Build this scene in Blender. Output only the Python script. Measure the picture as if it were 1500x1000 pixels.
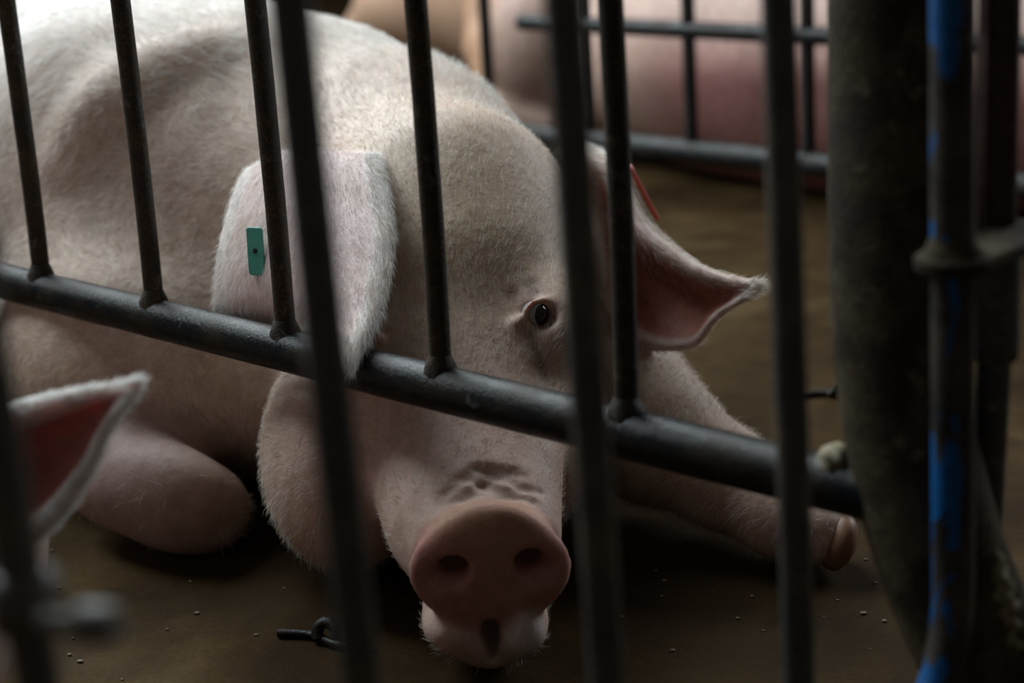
import bpy, bmesh, math
import numpy as np
from mathutils import Matrix, Vector

for o in list(bpy.data.objects):
    bpy.data.objects.remove(o)
SC = bpy.context.scene
COL = SC.collection
RNG = np.random.default_rng(7)

# ------------------------------------------------------------------ camera
FPX, CAM_H = 2684.0, 0.66                      # focal length in px of a 1500 px frame, eye height in m
DOWN = np.array([520.0, 9500.0, FPX]); DOWN /= np.linalg.norm(DOWN)
_zc = np.array([0, 0, 1.0])
YW = _zc - _zc.dot(DOWN) * DOWN; YW /= np.linalg.norm(YW)
ZW = -DOWN
XW = np.cross(YW, ZW)
ROT = np.array([XW, YW, ZW])                   # camera axes (right, down, forward) to world
EYE = np.array([0, 0, CAM_H])

cam_data = bpy.data.cameras.new('camera')
cam = bpy.data.objects.new('camera', cam_data); COL.objects.link(cam)
cam_data.sensor_width = 36.0
cam_data.lens = FPX / 1500.0 * 36.0
cam_data.clip_start = 0.01
M3 = Matrix([[ROT[i][0], -ROT[i][1], -ROT[i][2]] for i in range(3)])
cam.matrix_world = Matrix.Translation(EYE) @ M3.to_4x4()
cam_data.dof.use_dof = True
cam_data.dof.focus_distance = 1.56
cam_data.dof.aperture_fstop = 3.6
SC.camera = cam

# ------------------------------------------------------------------ light
world = bpy.data.worlds.new('world'); SC.world = world
world.use_nodes = True
bg = world.node_tree.nodes['Background']
bg.inputs[0].default_value = (1.0, 0.93, 0.85, 1)
bg.inputs[1].default_value = 0.046

def area(name, loc, target, sx, sy, power, color):
    l = bpy.data.lights.new(name, 'AREA'); l.shape = 'RECTANGLE'; l.size = sx; l.size_y = sy
    l.energy = power; l.color = color
    o = bpy.data.objects.new(name, l); COL.objects.link(o)
    o.location = loc
    o.rotation_euler = (Vector(target) - Vector(loc)).to_track_quat('-Z', 'Y').to_euler()
    return o
area('daylight_opening', (-1.75, 3.9, 3.0), (-0.3, 2.0, 0.2), 3.4, 2.6, 325, (0.88, 0.97, 1.0))
area('daylight_opening_far', (3.3, 4.4, 2.1), (0.2, 1.6, 0.3), 2.4, 1.4, 95, (0.90, 0.97, 1.0))

SC.view_settings.view_transform = 'Standard'
SC.view_settings.look = 'None'
SC.view_settings.exposure = 0.0
SC.view_settings.gamma = 1.0
SC.view_settings.use_curve_mapping = False

# ------------------------------------------------------------------ small helpers
def at(x, y, d):
    """point seen at pixel x, y lying d metres in front of the camera"""
    return ROT @ (np.array([(x - 750) / FPX, (y - 500) / FPX, 1.0]) * d) + EYE

def onz(x, y, z=0.0):
    """point seen at pixel x, y lying z metres above the floor"""
    r = ROT @ np.array([(x - 750) / FPX, (y - 500) / FPX, 1.0])
    return r * ((z - CAM_H) / r[2]) + EYE

def unit(v):
    v = np.asarray(v, float); return v / np.linalg.norm(v)

def empty(name, loc=(0, 0, 0)):
    o = bpy.data.objects.new(name, None); COL.objects.link(o); o.location = loc
    o.empty_display_size = 0.05
    return o

def tag(o, label, cat, group=None):
    o['label'] = label; o['category'] = cat
    if group: o['group'] = group
    return o

def link_mesh(name, me, mat, parent=None, smooth=True):
    o = bpy.data.objects.new(name, me); COL.objects.link(o)
    if mat: me.materials.append(mat)
    if smooth:
        me.polygons.foreach_set('use_smooth', np.ones(len(me.polygons), bool))
    if parent:
        o.parent = parent
        o.matrix_parent_inverse = Matrix.Translation(-parent.location)
    return o

def mesh_np(name, verts, faces):
    me = bpy.data.meshes.new(name)
    if isinstance(faces, np.ndarray):
        k = faces.shape[1]
        me.vertices.add(len(verts)); me.vertices.foreach_set('co', np.asarray(verts, np.float32).ravel())
        me.loops.add(faces.size); me.loops.foreach_set('vertex_index', faces.astype(np.int32).ravel())
        me.polygons.add(len(faces))
        me.polygons.foreach_set('loop_start', np.arange(0, faces.size, k, dtype=np.int32))
        me.update(calc_edges=True)
    else:
        me.from_pydata([tuple(map(float, v)) for v in verts], [], faces); me.update()
    return me

def set_color(me, cols):
    a = me.color_attributes.new('tint', 'FLOAT_COLOR', 'POINT')
    c = np.ones((len(me.vertices), 4), np.float32); c[:, :3] = cols
    a.data.foreach_set('color', c.ravel())

def tube(path, radius, seg=20, caps=True, wobble=0.0):
    """closed round tube swept along a list of points; radius may vary"""
    P = np.asarray(path, float); n = len(P)
    rad = np.full(n, radius) if np.isscalar(radius) else np.asarray(radius, float)
    T = np.gradient(P, axis=0); T /= np.linalg.norm(T, axis=1)[:, None]
    ref = np.array([0, 0, 1.0]) if abs(T[0][2]) < 0.9 else np.array([1.0, 0, 0])
    u = unit(np.cross(T[0], ref)); V = []
    for i in range(n):
        u = unit(u - u.dot(T[i]) * T[i]); w = np.cross(T[i], u)
        for k in range(seg):
            a = 2 * math.pi * k / seg
            r = rad[i]
            if wobble: r *= 1 + wobble * (math.sin(3 * a + i * 1.7) * .5 + math.sin(5 * a - i * 2.3) * .5)
            V.append(P[i] + r * (math.cos(a) * u + math.sin(a) * w))
    F = []
    for i in range(n - 1):
        for k in range(seg):
            a, b = i * seg + k, i * seg + (k + 1) % seg
            F.append((a, b, b + seg, a + seg))
    if caps:
        V += V[:seg] + V[(n - 1) * seg:n * seg]                 # caps keep their own corners, so shading stays crisp
        F.append(tuple(n * seg + k for k in range(seg))[::-1]); F.append(tuple((n + 1) * seg + k for k in range(seg)))
    return V, F

def tube_obj(name, path, radius, mat, parent=None, seg=20, wobble=0.0):
    V, F = tube(path, radius, seg, True, wobble)
    return link_mesh(name, mesh_np(name, V, F), mat, parent)

def line(a, b, n):
    t = np.linspace(0, 1, n)[:, None]
    return np.asarray(a)[None] * (1 - t) + np.asarray(b)[None] * t

def catmull(P, t):
    """Catmull-Rom along axis 0 of P at parameters t in 0..1"""
    P = np.asarray(P, float); n = len(P)
    s = np.clip(np.asarray(t) * (n - 1), 0, n - 1 - 1e-9); i = s.astype(int); f = (s - i)
    f = f.reshape((-1,) + (1,) * (P.ndim - 1))
    ext = np.concatenate([[2 * P[0] - P[1]], P, [2 * P[-1] - P[-2]]])
    a, b, c, d = ext[i], ext[i + 1], ext[i + 2], ext[i + 3]
    return 0.5 * (2 * b + (c - a) * f + (2 * a - 5 * b + 4 * c - d) * f ** 2 + (3 * b - a - 3 * c + d) * f ** 3)

# ------------------------------------------------------------------ materials
def nodes(name):
    m = bpy.data.materials.new(name); m.use_nodes = True
    nt = m.node_tree; return m, nt, nt.nodes['Principled BSDF']

def N(nt, typ, **kw):
    n = nt.nodes.new(typ)
    for k, v in kw.items(): setattr(n, k, v)
    return n

def noise(nt, coord, scale, detail=4, rough=0.55, dist=0.0, mapscale=None):
    n = N(nt, 'ShaderNodeTexNoise'); n.inputs['Scale'].default_value = scale
    n.inputs['Detail'].default_value = detail; n.inputs['Roughness'].default_value = rough
    n.inputs['Distortion'].default_value = dist
    src = coord
    if mapscale:
        mp = N(nt, 'ShaderNodeMapping'); mp.inputs['Scale'].default_value = mapscale
        nt.links.new(coord, mp.inputs[0]); src = mp.outputs[0]
    nt.links.new(src, n.inputs['Vector']); return n.outputs[0]

def ramp(nt, fac, stops):
    r = N(nt, 'ShaderNodeValToRGB'); e = r.color_ramp.elements
    while len(e) < len(stops): e.new(0.5)
    for el, (p, c) in zip(e, stops):
        el.position = p; el.color = tuple(c) + (1,) if len(c) == 3 else c
    nt.links.new(fac, r.inputs[0]); return r.outputs[0]

def mix(nt, fac, a, b, mode='MIX'):
    m = N(nt, 'ShaderNodeMix', data_type='RGBA', blend_type=mode)
    for sock, val in ((m.inputs[0], fac), (m.inputs[6], a), (m.inputs[7], b)):
        if hasattr(val, 'links'): nt.links.new(val, sock)
        elif isinstance(val, (int, float)): sock.default_value = val
        else: sock.default_value = tuple(val) + (1,)
    return m.outputs[2]

def bump(nt, bs, h, strength, dist):
    b = N(nt, 'ShaderNodeBump'); b.inputs['Strength'].default_value = strength; b.inputs['Distance'].default_value = dist
    nt.links.new(h, b.inputs['Height'])
    nt.links.new(b.outputs[0], bs.inputs['Normal'])

def g(v): return (v, v, v)

def painted_steel(name, base, rust, pale, pale_at=0.68, rough=0.45, blue=None, grit=0.5, spec=0.3):
    """old dark paint with crusted dirt, rust and pale scuffs; blue = surviving paint flakes"""
    m, nt, bs = nodes(name)
    tc = N(nt, 'ShaderNodeTexCoord').outputs['Object']
    n1 = noise(nt, tc, 26, 6, 0.62)
    n2 = noise(nt, tc, 60, 5, 0.7, 0.6)
    n3 = noise(nt, tc, 420, 3, 0.7)
    c = mix(nt, ramp(nt, n1, [(0.42, g(0)), (0.62, g(1))]), base, rust)
    c = mix(nt, ramp(nt, n2, [(pale_at, g(0)), (pale_at + 0.1, g(1))]), c, pale)
    if blue:
        nb = noise(nt, tc, 30, 5, 0.6, 0.4, (1, 1, 0.45))
        geo = N(nt, 'ShaderNodeNewGeometry'); dt = N(nt, 'ShaderNodeVectorMath', operation='DOT_PRODUCT')
        nt.links.new(geo.outputs['Normal'], dt.inputs[0]); dt.inputs[1].default_value = (-0.80, -0.60, 0.0)
        mul = N(nt, 'ShaderNodeMath', operation='MULTIPLY'); nt.links.new(nb, mul.inputs[0])
        nt.links.new(ramp(nt, dt.outputs['Value'], [(0.35, g(0.80)), (0.75, g(1.06))]), mul.inputs[1]); nb = mul.outputs[0]
        c = mix(nt, ramp(nt, nb, [(0.508, g(0)), (0.52, g(1))]), c, blue)
    c = mix(nt, 0.75, c, ramp(nt, n3, [(0.35, g(0.2)), (0.65, g(1.2))]), 'MULTIPLY')
    nt.links.new(c, bs.inputs['Base Color'])
    bs.inputs['Specular IOR Level'].default_value = spec
    r = ramp(nt, n1, [(0.35, g(rough * 0.75)), (0.65, g(min(1, rough * 1.6)))])
    nt.links.new(r, bs.inputs['Roughness'])
    h = mix(nt, 0.5, n2, n3)
    bump(nt, bs, h, grit, 0.003)
    return m

M_BAR = painted_steel('crusted_bar_paint', (0.030, 0.024, 0.017), (0.080, 0.060, 0.036), (0.15, 0.13, 0.10), 0.58, 0.7, grit=0.9)
M_RAIL = painted_steel('dark_rail_paint', (0.008, 0.011, 0.015), (0.030, 0.024, 0.015), (0.14, 0.16, 0.16), 0.63, 0.30, grit=0.5, spec=0.15)
M_GATE = painted_steel('worn_gate_bar_paint', (0.075, 0.080, 0.088), (0.140, 0.118, 0.092), (0.24, 0.23, 0.21), 0.66, 0.30, grit=0.3, spec=0.6)
M_BLUE = painted_steel('flaked_blue_paint', (0.035, 0.034, 0.034), (0.10, 0.078, 0.055), (0.16, 0.14, 0.12), 0.66, 0.5, blue=(0.0, 0.14, 0.46))
M_FAR = painted_steel('far_rail_paint', (0.016, 0.021, 0.025), (0.04, 0.034, 0.03), (0.10, 0.11, 0.11), 0.62, 0.4)
M_PIPE = painted_steel('feed_dust_steel', (0.040, 0.031, 0.019), (0.110, 0.088, 0.054), (0.22, 0.19, 0.13), 0.60, 0.9, grit=0.9, spec=0.1)
M_CRUST = painted_steel('dried_feed_crust', (0.26, 0.22, 0.13), (0.34, 0.29, 0.19), (0.42, 0.37, 0.28), 0.55, 0.95, grit=1.0)
M_SLEEVE = painted_steel('mottled_grey_sleeve', (0.10, 0.095, 0.105), (0.16, 0.145, 0.14), (0.30, 0.29, 0.30), 0.58, 0.5, grit=0.9)
M_REDPIPE = painted_steel('red_brown_primer', (0.050, 0.022, 0.018), (0.085, 0.045, 0.036), (0.17, 0.14, 0.13), 0.60, 0.45)
M_IRON = painted_steel('black_iron', (0.012, 0.012, 0.012), (0.03, 0.025, 0.02), (0.12, 0.12, 0.12), 0.7, 0.4)
M_ZINC = painted_steel('worn_zinc', (0.32, 0.33, 0.32), (0.22, 0.21, 0.19), (0.5, 0.5, 0.48), 0.6, 0.35, grit=0.2)

def m_skin(name, dirt=0.4, sss=0.06, bump_d=0.0025):
    m, nt, bs = nodes(name)
    tc = N(nt, 'ShaderNodeTexCoord').outputs['Object']
    at_ = N(nt, 'ShaderNodeAttribute', attribute_name='tint').outputs['Color']
    n1 = noise(nt, tc, 9, 5, 0.6, 0.5)
    n2 = noise(nt, tc, 55, 5, 0.65, 0.3)
    n3 = noise(nt, tc, 330, 3, 0.6)
    c = mix(nt, ramp(nt, n1, [(0.40, g(0)), (0.75, g(dirt))]), at_, (0.42, 0.29, 0.17), 'MIX')
    c = mix(nt, 0.4, c, ramp(nt, n2, [(0.32, (0.48, 0.38, 0.30)), (0.60, (1, 1, 1))]), 'MULTIPLY')
    c = mix(nt, 0.3, c, ramp(nt, n3, [(0.3, g(0.55)), (0.6, g(1.0))]), 'MULTIPLY')
    nt.links.new(c, bs.inputs['Base Color'])
    bs.inputs['Roughness'].default_value = 0.58
    bs.inputs['Specular IOR Level'].default_value = 0.35
    if sss:
        bs.inputs['Subsurface Weight'].default_value = sss
        bs.inputs['Subsurface Radius'].default_value = (1.0, 0.35, 0.22)
        bs.inputs['Subsurface Scale'].default_value = 0.012
    h = mix(nt, 0.45, n2, n3)
    bump(nt, bs, h, 0.35, bump_d)
    return m

M_SKIN = m_skin('pig_skin', 0.30, 0.22)
M_SKIN_EAR = m_skin('pig_skin_thin_ear', 0.15, 0.55, 0.001)
M_SKIN_FAR = m_skin('pig_skin_soft_focus', 0.3, 0.0)

def m_plain(name, col, rough=0.5, spec=0.5, sc=90, amt=0.35):
    m, nt, bs = nodes(name)
    tc = N(nt, 'ShaderNodeTexCoord').outputs['Object']
    n = noise(nt, tc, sc, 4, 0.6)
    c = mix(nt, amt, col, ramp(nt, n, [(0.3, g(0.4)), (0.65, g(1.0))]), 'MULTIPLY')
    nt.links.new(c, bs.inputs['Base Color']); bs.inputs['Roughness'].default_value = rough
    bs.inputs['Specular IOR Level'].default_value = spec
    return m
M_TEAL = m_plain('teal_plastic', (0.09, 0.42, 0.34), 0.42)
M_RED = m_plain('red_plastic', (0.62, 0.10, 0.06), 0.45)
M_HOLE = m_plain('tag_hole', (0.02, 0.015, 0.01), 0.8)
def m_hair(name, col):
    m, nt, bs = nodes(name)
    tc = N(nt, 'ShaderNodeTexCoord').outputs['Object']
    c = mix(nt, 0.3, col, ramp(nt, noise(nt, tc, 40, 4), [(0.3, g(0.5)), (0.65, g(1.0))]), 'MULTIPLY')
    nt.links.new(c, bs.inputs['Base Color']); bs.inputs['Roughness'].default_value = 0.5
    bs.inputs['Specular IOR Level'].default_value = 0.3
    tl = N(nt, 'ShaderNodeBsdfTranslucent'); nt.links.new(c, tl.inputs['Color'])
    mx = N(nt, 'ShaderNodeMixShader'); mx.inputs[0].default_value = 0.5
    nt.links.new(bs.outputs[0], mx.inputs[1]); nt.links.new(tl.outputs[0], mx.inputs[2])
    nt.links.new(mx.outputs[0], nt.nodes['Material Output'].inputs['Surface'])
    return m
M_HAIR = m_hair('white_bristle', (0.86, 0.85, 0.83)); M_HAIR_TAN = m_hair('tan_bristle', (0.55, 0.44, 0.31))
M_HOOF = m_plain('hoof_horn', (0.27, 0.14, 0.08), 0.5, 0.4, 60, 0.4)
M_EYEWHITE = m_plain('eye_white', (0.42, 0.40, 0.41), 0.15, 0.6, 60, 0.1)
M_IRIS = m_plain('dark_iris', (0.010, 0.008, 0.008), 0.06, 0.7, 60, 0.1)
M_FROTH = m_plain('saliva_froth', (0.78, 0.78, 0.80), 0.3, 0.6, 200, 0.3)
M_CRUMB = m_plain('feed_crumbs', (0.30, 0.25, 0.18), 0.8, 0.3, 300, 0.5)

def m_floor():
    m, nt, bs = nodes('wet_brown_concrete')
    tc = N(nt, 'ShaderNodeTexCoord').outputs['Object']
    n1 = noise(nt, tc, 2.3, 6, 0.6, 0.8)
    n2 = noise(nt, tc, 14, 6, 0.65, 0.4)
    n3 = noise(nt, tc, 160, 4, 0.7)
    c = ramp(nt, n1, [(0.30, (0.024, 0.0135, 0.0055)), (0.52, (0.056, 0.034, 0.0145)), (0.72, (0.120, 0.080, 0.038))])
    c = mix(nt, 0.6, c, ramp(nt, n2, [(0.3, g(0.35)), (0.65, g(1.0))]), 'MULTIPLY')
    c = mix(nt, 0.5, c, ramp(nt, n3, [(0.3, g(0.45)), (0.62, g(1.0))]), 'MULTIPLY')
    nt.links.new(c, bs.inputs['Base Color'])
    nt.links.new(ramp(nt, n2, [(0.3, g(0.5)), (0.7, g(0.85))]), bs.inputs['Roughness'])
    bs.inputs['Specular IOR Level'].default_value = 0.03
    bump(nt, bs, mix(nt, 0.5, n2, n3), 0.5, 0.004)
    return m
M_FLOOR = m_floor()
M_WALL = m_plain('grey_render_wall', (0.20, 0.17, 0.14), 0.9, 0.2, 6, 0.5)

# ------------------------------------------------------------------ implicit surfaces for the animals
class Field:
    def __init__(self, xs, ys, zs):
        self.ax = [np.asarray(a, np.float32) for a in (xs, ys, zs)]
        self.F = np.full([len(a) for a in self.ax], 0.5, np.float32)
    def box(self, lo, hi):
        s = []
        for a, l, h in zip(self.ax, lo, hi):
            i = max(0, int(np.searchsorted(a, l)) - 1); j = min(len(a), int(np.searchsorted(a, h)) + 1)
            s.append(slice(i, max(j, i)))
        return tuple(s)
    def pts(self, s):
        return (self.ax[0][s[0]][:, None, None], self.ax[1][s[1]][None, :, None], self.ax[2][s[2]][None, None, :])
    def put(self, s, d, k, sub=False):
        A = self.F[s]
        if sub:
            h = np.clip(0.5 - 0.5 * (A + d) / k, 0, 1)
            self.F[s] = A * (1 - h) - d * h + k * h * (1 - h)
        else:
            h = np.clip(0.5 + 0.5 * (A - d) / k, 0, 1)
            self.F[s] = A * (1 - h) + d * h - k * h * (1 - h)
    def ellipsoid(self, c, r, axes=None, k=0.03, sub=False):
        c = np.asarray(c, float); r = np.asarray(r, float); R = r.max() + k + 0.03
        s = self.box(c - R, c + R)
        X, Y, Z = self.pts(s); X = X - c[0]; Y = Y - c[1]; Z = Z - c[2]
        if axes is None: a = X, Y, Z
        else: a = [X * v[0] + Y * v[1] + Z * v[2] for v in axes]
        k0 = np.sqrt((a[0] / r[0]) ** 2 + (a[1] / r[1]) ** 2 + (a[2] / r[2]) ** 2)
        k1 = np.sqrt((a[0] / r[0] ** 2) ** 2 + (a[1] / r[1] ** 2) ** 2 + (a[2] / r[2] ** 2) ** 2) + 1e-6
        self.put(s, (k0 * (k0 - 1) / k1).astype(np.float32), k, sub)
    def cone(self, a, b, ra, rb, k=0.03, sub=False):
        a = np.asarray(a, float); b = np.asarray(b, float); R = max(ra, rb) + k + 0.02
        s = self.box(np.minimum(a, b) - R, np.maximum(a, b) + R)
        X, Y, Z = self.pts(s); d = b - a; L = d.dot(d)
        t = np.clip(((X - a[0]) * d[0] + (Y - a[1]) * d[1] + (Z - a[2]) * d[2]) / L, 0, 1)
        q = np.sqrt((X - a[0] - t * d[0]) ** 2 + (Y - a[1] - t * d[1]) ** 2 + (Z - a[2] - t * d[2]) ** 2)
        self.put(s, (q - ra - t * (rb - ra)).astype(np.float32), k, sub)
    def chain(self, pts, rad, k=0.03):
        for i in range(len(pts) - 1): self.cone(pts[i], pts[i + 1], rad[i], rad[i + 1], k)
    def loft(self, o, ax, rt, up, L, hw, hhu, hhd, cu, k=0.03, p=2.3):
        """straight axis from o along ax; half width, half height above and below, centre lift, as tables over t"""
        R = max(max(hw), max(hhu), max(hhd)) + k + 0.04
        e = o + ax * L
        s = self.box(np.minimum(o, e) - R, np.maximum(o, e) + R)
        X, Y, Z = self.pts(s); X = X - o[0]; Y = Y - o[1]; Z = Z - o[2]
        T = X * ax[0] + Y * ax[1] + Z * ax[2]
        u = X * rt[0] + Y * rt[1] + Z * rt[2]; v = X * up[0] + Y * up[1] + Z * up[2]
        tt = np.clip(T / L, 0, 1)
        kn = np.linspace(0, 1, len(hw)); fine = np.linspace(0, 1, 200)
        tab = lambda a: np.interp(tt, fine, catmull(np.asarray(a, float)[:, None], fine)[:, 0])
        W = tab(hw); v = v - tab(cu); Hh = np.where(v > 0, tab(hhu), tab(hhd))
        q = (np.abs(u / W) ** p + np.abs(v / Hh) ** p + 1e-9) ** (1 / p)
        d = (q - 1) * np.minimum(W, Hh)
        end = np.maximum(-T, T - L)
        kk = 0.012
        h = np.clip(0.5 + 0.5 * (d - end) / kk, 0, 1)
        d = end * (1 - h) + d * h + kk * h * (1 - h)
        self.put(s, d.astype(np.float32), k)
    def splat(self, P, r, k=0.01):
        """thin sheet made of many small balls"""
        P = np.asarray(P); r = np.broadcast_to(np.asarray(r, float), len(P))
        R = r.max() + k + 0.012
        s0 = self.box(P.min(0) - R, P.max(0) + R)
        off = [q.start for q in s0]
        G = np.full([q.stop - q.start for q in s0], 0.5, np.float32)
        for c, ri in zip(P, r):
            s = self.box(c - ri - 0.012 - k, c + ri + 0.012 + k)
            X, Y, Z = self.pts(s)
            d = np.sqrt((X - c[0]) ** 2 + (Y - c[1]) ** 2 + (Z - c[2]) ** 2) - ri
            t = tuple(slice(q.start - o, q.stop - o) for q, o in zip(s, off))
            G[t] = np.minimum(G[t], d)
        self.put(s0, G, k)
    def hit(self, px, py, d0=1.2, d1=2.4):
        """first point of the surface seen at a pixel"""
        for d in np.arange(d0, d1, 0.002):
            p = at(px, py, d)
            i = [min(len(a) - 1, int(np.searchsorted(a, q))) for a, q in zip(self.ax, p)]
            if self.F[i[0], i[1], i[2]] < 0: return p
        return at(px, py, d1)
    def floor_cut(self, z=0.002):
        s = (slice(None),) * 3
        _, _, Z = self.pts(s)
        self.F = np.maximum(self.F, (z - Z))
    def mesh(self, relax=2):
        F = self.F; ins = F < 0; n = np.zeros([d - 1 for d in F.shape], np.int8)
        for i in (0, 1):
            for j in (0, 1):
                for k in (0, 1):
                    n += ins[i:F.shape[0] - 1 + i, j:F.shape[1] - 1 + j, k:F.shape[2] - 1 + k]
        act = (n > 0) & (n < 8)
        cells = np.argwhere(act); idx = np.full(act.shape, -1, np.int32); idx[act] = np.arange(len(cells))
        S = np.zeros((len(cells), 3)); cnt = np.zeros(len(cells))
        co = [(i, j, k) for i in (0, 1) for j in (0, 1) for k in (0, 1)]
        for a in co:
            for axn in range(3):
                if a[axn]: continue
                b = list(a); b[axn] = 1
                ca, cb = cells + a, cells + b
                fa = F[ca[:, 0], ca[:, 1], ca[:, 2]]; fb = F[cb[:, 0], cb[:, 1], cb[:, 2]]
                m = (fa < 0) != (fb < 0)
                t = np.where(m, fa / np.where(m, fa - fb, 1), 0)
                for q in range(3):
                    pa = self.ax[q][ca[:, q]]; pb = self.ax[q][cb[:, q]]
                    S[:, q] += np.where(m, pa + t * (pb - pa), 0)
                cnt += m
        V = S / cnt[:, None]
        quads = []
        for axn in range(3):
            o1, o2 = [q for q in range(3) if q != axn]
            sl0 = [slice(None)] * 3; sl1 = [slice(None)] * 3
            sl0[axn] = slice(0, -1); sl1[axn] = slice(1, None)
            a, b = ins[tuple(sl0)], ins[tuple(sl1)]
            e = np.argwhere(a != b)
            e = e[(e[:, o1] > 0) & (e[:, o2] > 0) & (e[:, o1] < F.shape[o1] - 1) & (e[:, o2] < F.shape[o2] - 1)]
            sg = a[e[:, 0], e[:, 1], e[:, 2]]
            c = []
            for d1, d2 in ((0, 0), (1, 0), (1, 1), (0, 1)):
                q = e.copy(); q[:, o1] -= d1; q[:, o2] -= d2
                c.append(idx[q[:, 0], q[:, 1], q[:, 2]])
            c = np.stack(c, 1)
            flip = sg if axn != 1 else ~sg
            c[~flip] = c[~flip][:, ::-1]
            quads.append(c)
        Q = np.concatenate(quads)
        for _ in range(relax):
            A = np.zeros_like(V); w = np.zeros(len(V))
            for i in range(4):
                x, y = Q[:, i], Q[:, (i + 1) % 4]
                for q in range(3):
                    A[:, q] += np.bincount(x, V[y, q], len(V)) + np.bincount(y, V[x, q], len(V))
                w += np.bincount(x, minlength=len(V)) + np.bincount(y, minlength=len(V))
            V = V * 0.5 + 0.5 * A / np.maximum(w, 1)[:, None]
        return V, Q

def axis_grid(lo, hi, fine_lo, fine_hi, fine, coarse):
    a = np.arange(fine_lo, fine_hi, fine)
    st, x = [], fine_lo; h = fine
    while x > lo:
        h = min(coarse, h * 1.12); x -= h; st.append(x)
    en, x = [], a[-1]; h = fine
    while x < hi:
        h = min(coarse, h * 1.12); x += h; en.append(x)
    return np.concatenate([st[::-1], a, en])

def vnormals(V, Q):
    n = np.cross(V[Q[:, 2]] - V[Q[:, 0]], V[Q[:, 3]] - V[Q[:, 1]])
    out = np.zeros_like(V)
    for i in range(4):
        for q in range(3): out[:, q] += np.bincount(Q[:, i], n[:, q], len(V))
    return out / (np.linalg.norm(out, axis=1)[:, None] + 1e-12)

def sheet(lat, nu=64, nv=60):
    """lattice of (px, py, depth) rows -> dense surface points and their u, v"""
    L = np.array([[at(*p) for p in row] for row in lat])
    u = np.linspace(0, 1, nu); v = np.linspace(0, 1, nv)
    A = catmull(L, u)                                   # nu x cols x 3
    B = catmull(np.swapaxes(A, 0, 1), v)                # nv x nu x 3
    P = np.swapaxes(B, 0, 1)
    U, W = np.meshgrid(u, v, indexing='ij')
    return P.reshape(-1, 3), U.ravel(), W.ravel()

def nearest(V, P, limit):
    """index of nearest sample and distance for vertices close to a sheet"""
    d = np.full(len(V), 9.0); i = np.zeros(len(V), int)
    m = np.where(((V > P.min(0) - limit) & (V < P.max(0) + limit)).all(1))[0]
    for c in range(0, len(m), 1500):
        q = m[c:c + 1500]
        D = ((V[q][:, None] - P[None]) ** 2).sum(2)
        i[q] = D.argmin(1); d[q] = np.sqrt(D.min(1))
    return d, i

def strands(P, Nrm, flow, length, lift, width, rng, bend=0.5):
    """thin tapering ribbons, two segments each, growing from P"""
    n = len(P)
    t = flow - (flow * Nrm).sum(1)[:, None] * Nrm
    t /= np.linalg.norm(t, axis=1)[:, None] + 1e-9
    d1 = t * np.cos(lift)[:, None] + Nrm * np.sin(lift)[:, None]
    d2 = t * np.cos(lift * bend)[:, None] + Nrm * np.sin(lift * bend)[:, None]
    d2[:, 2] -= 0.18
    m = P + d1 * (length * 0.5)[:, None]; e = m + d2 * (length * 0.5)[:, None]
    s = np.cross(d1, rng.normal(size=(n, 3))); s /= np.linalg.norm(s, axis=1)[:, None] + 1e-9
    w = np.broadcast_to(width, n)[:, None]
    P0 = P - Nrm * 0.0008
    V = np.stack([P0 - s * w, P0 + s * w, m + s * w * 0.8, m - s * w * 0.8, e + s * w * 0.15, e - s * w * 0.15], 1).reshape(-1, 3)
    b = np.arange(n) * 6
    F = np.concatenate([np.stack([b, b + 1, b + 2, b + 3], 1), np.stack([b + 3, b + 2, b + 4, b + 5], 1)])
    return V, F

def scatter(V, Q, Nv, weight, n, rng):
    """n random points on quads, chosen by area x weight of first corner"""
    a = np.linalg.norm(np.cross(V[Q[:, 2]] - V[Q[:, 0]], V[Q[:, 3]] - V[Q[:, 1]]), axis=1) * weight[Q[:, 0]]
    f = rng.choice(len(Q), n, p=a / a.sum())
    s, t = rng.random(n)[:, None], rng.random(n)[:, None]
    q = Q[f]
    P = (V[q[:, 0]] * (1 - s) + V[q[:, 1]] * s) * (1 - t) + (V[q[:, 3]] * (1 - s) + V[q[:, 2]] * s) * t
    return P, Nv[q[:, 0]], q[:, 0]

# ================================================================== the setting
def plane_obj(name, pts, mat, thick):
    pts = [np.array(p, float) for p in pts]
    n = unit(np.cross(pts[1] - pts[0], pts[2] - pts[0]))
    V = pts + [p - n * thick for p in pts]
    F = [(0, 1, 2, 3), (7, 6, 5, 4)] + [(i, i + 4, (i + 1) % 4 + 4, (i + 1) % 4) for i in range(4)]
    o = link_mesh(name, mesh_np(name, V, F), mat, None, False); o['kind'] = 'structure'; return o
plane_obj('floor', [(-6, -1.5, 0), (6, -1.5, 0), (6, 9, 0), (-6, 9, 0)], M_FLOOR, 0.12)
plane_obj('wall_back', [(-6, 9, 0), (6, 9, 0), (6, 9, 3), (-6, 9, 3)], M_WALL, 0.15)

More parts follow.
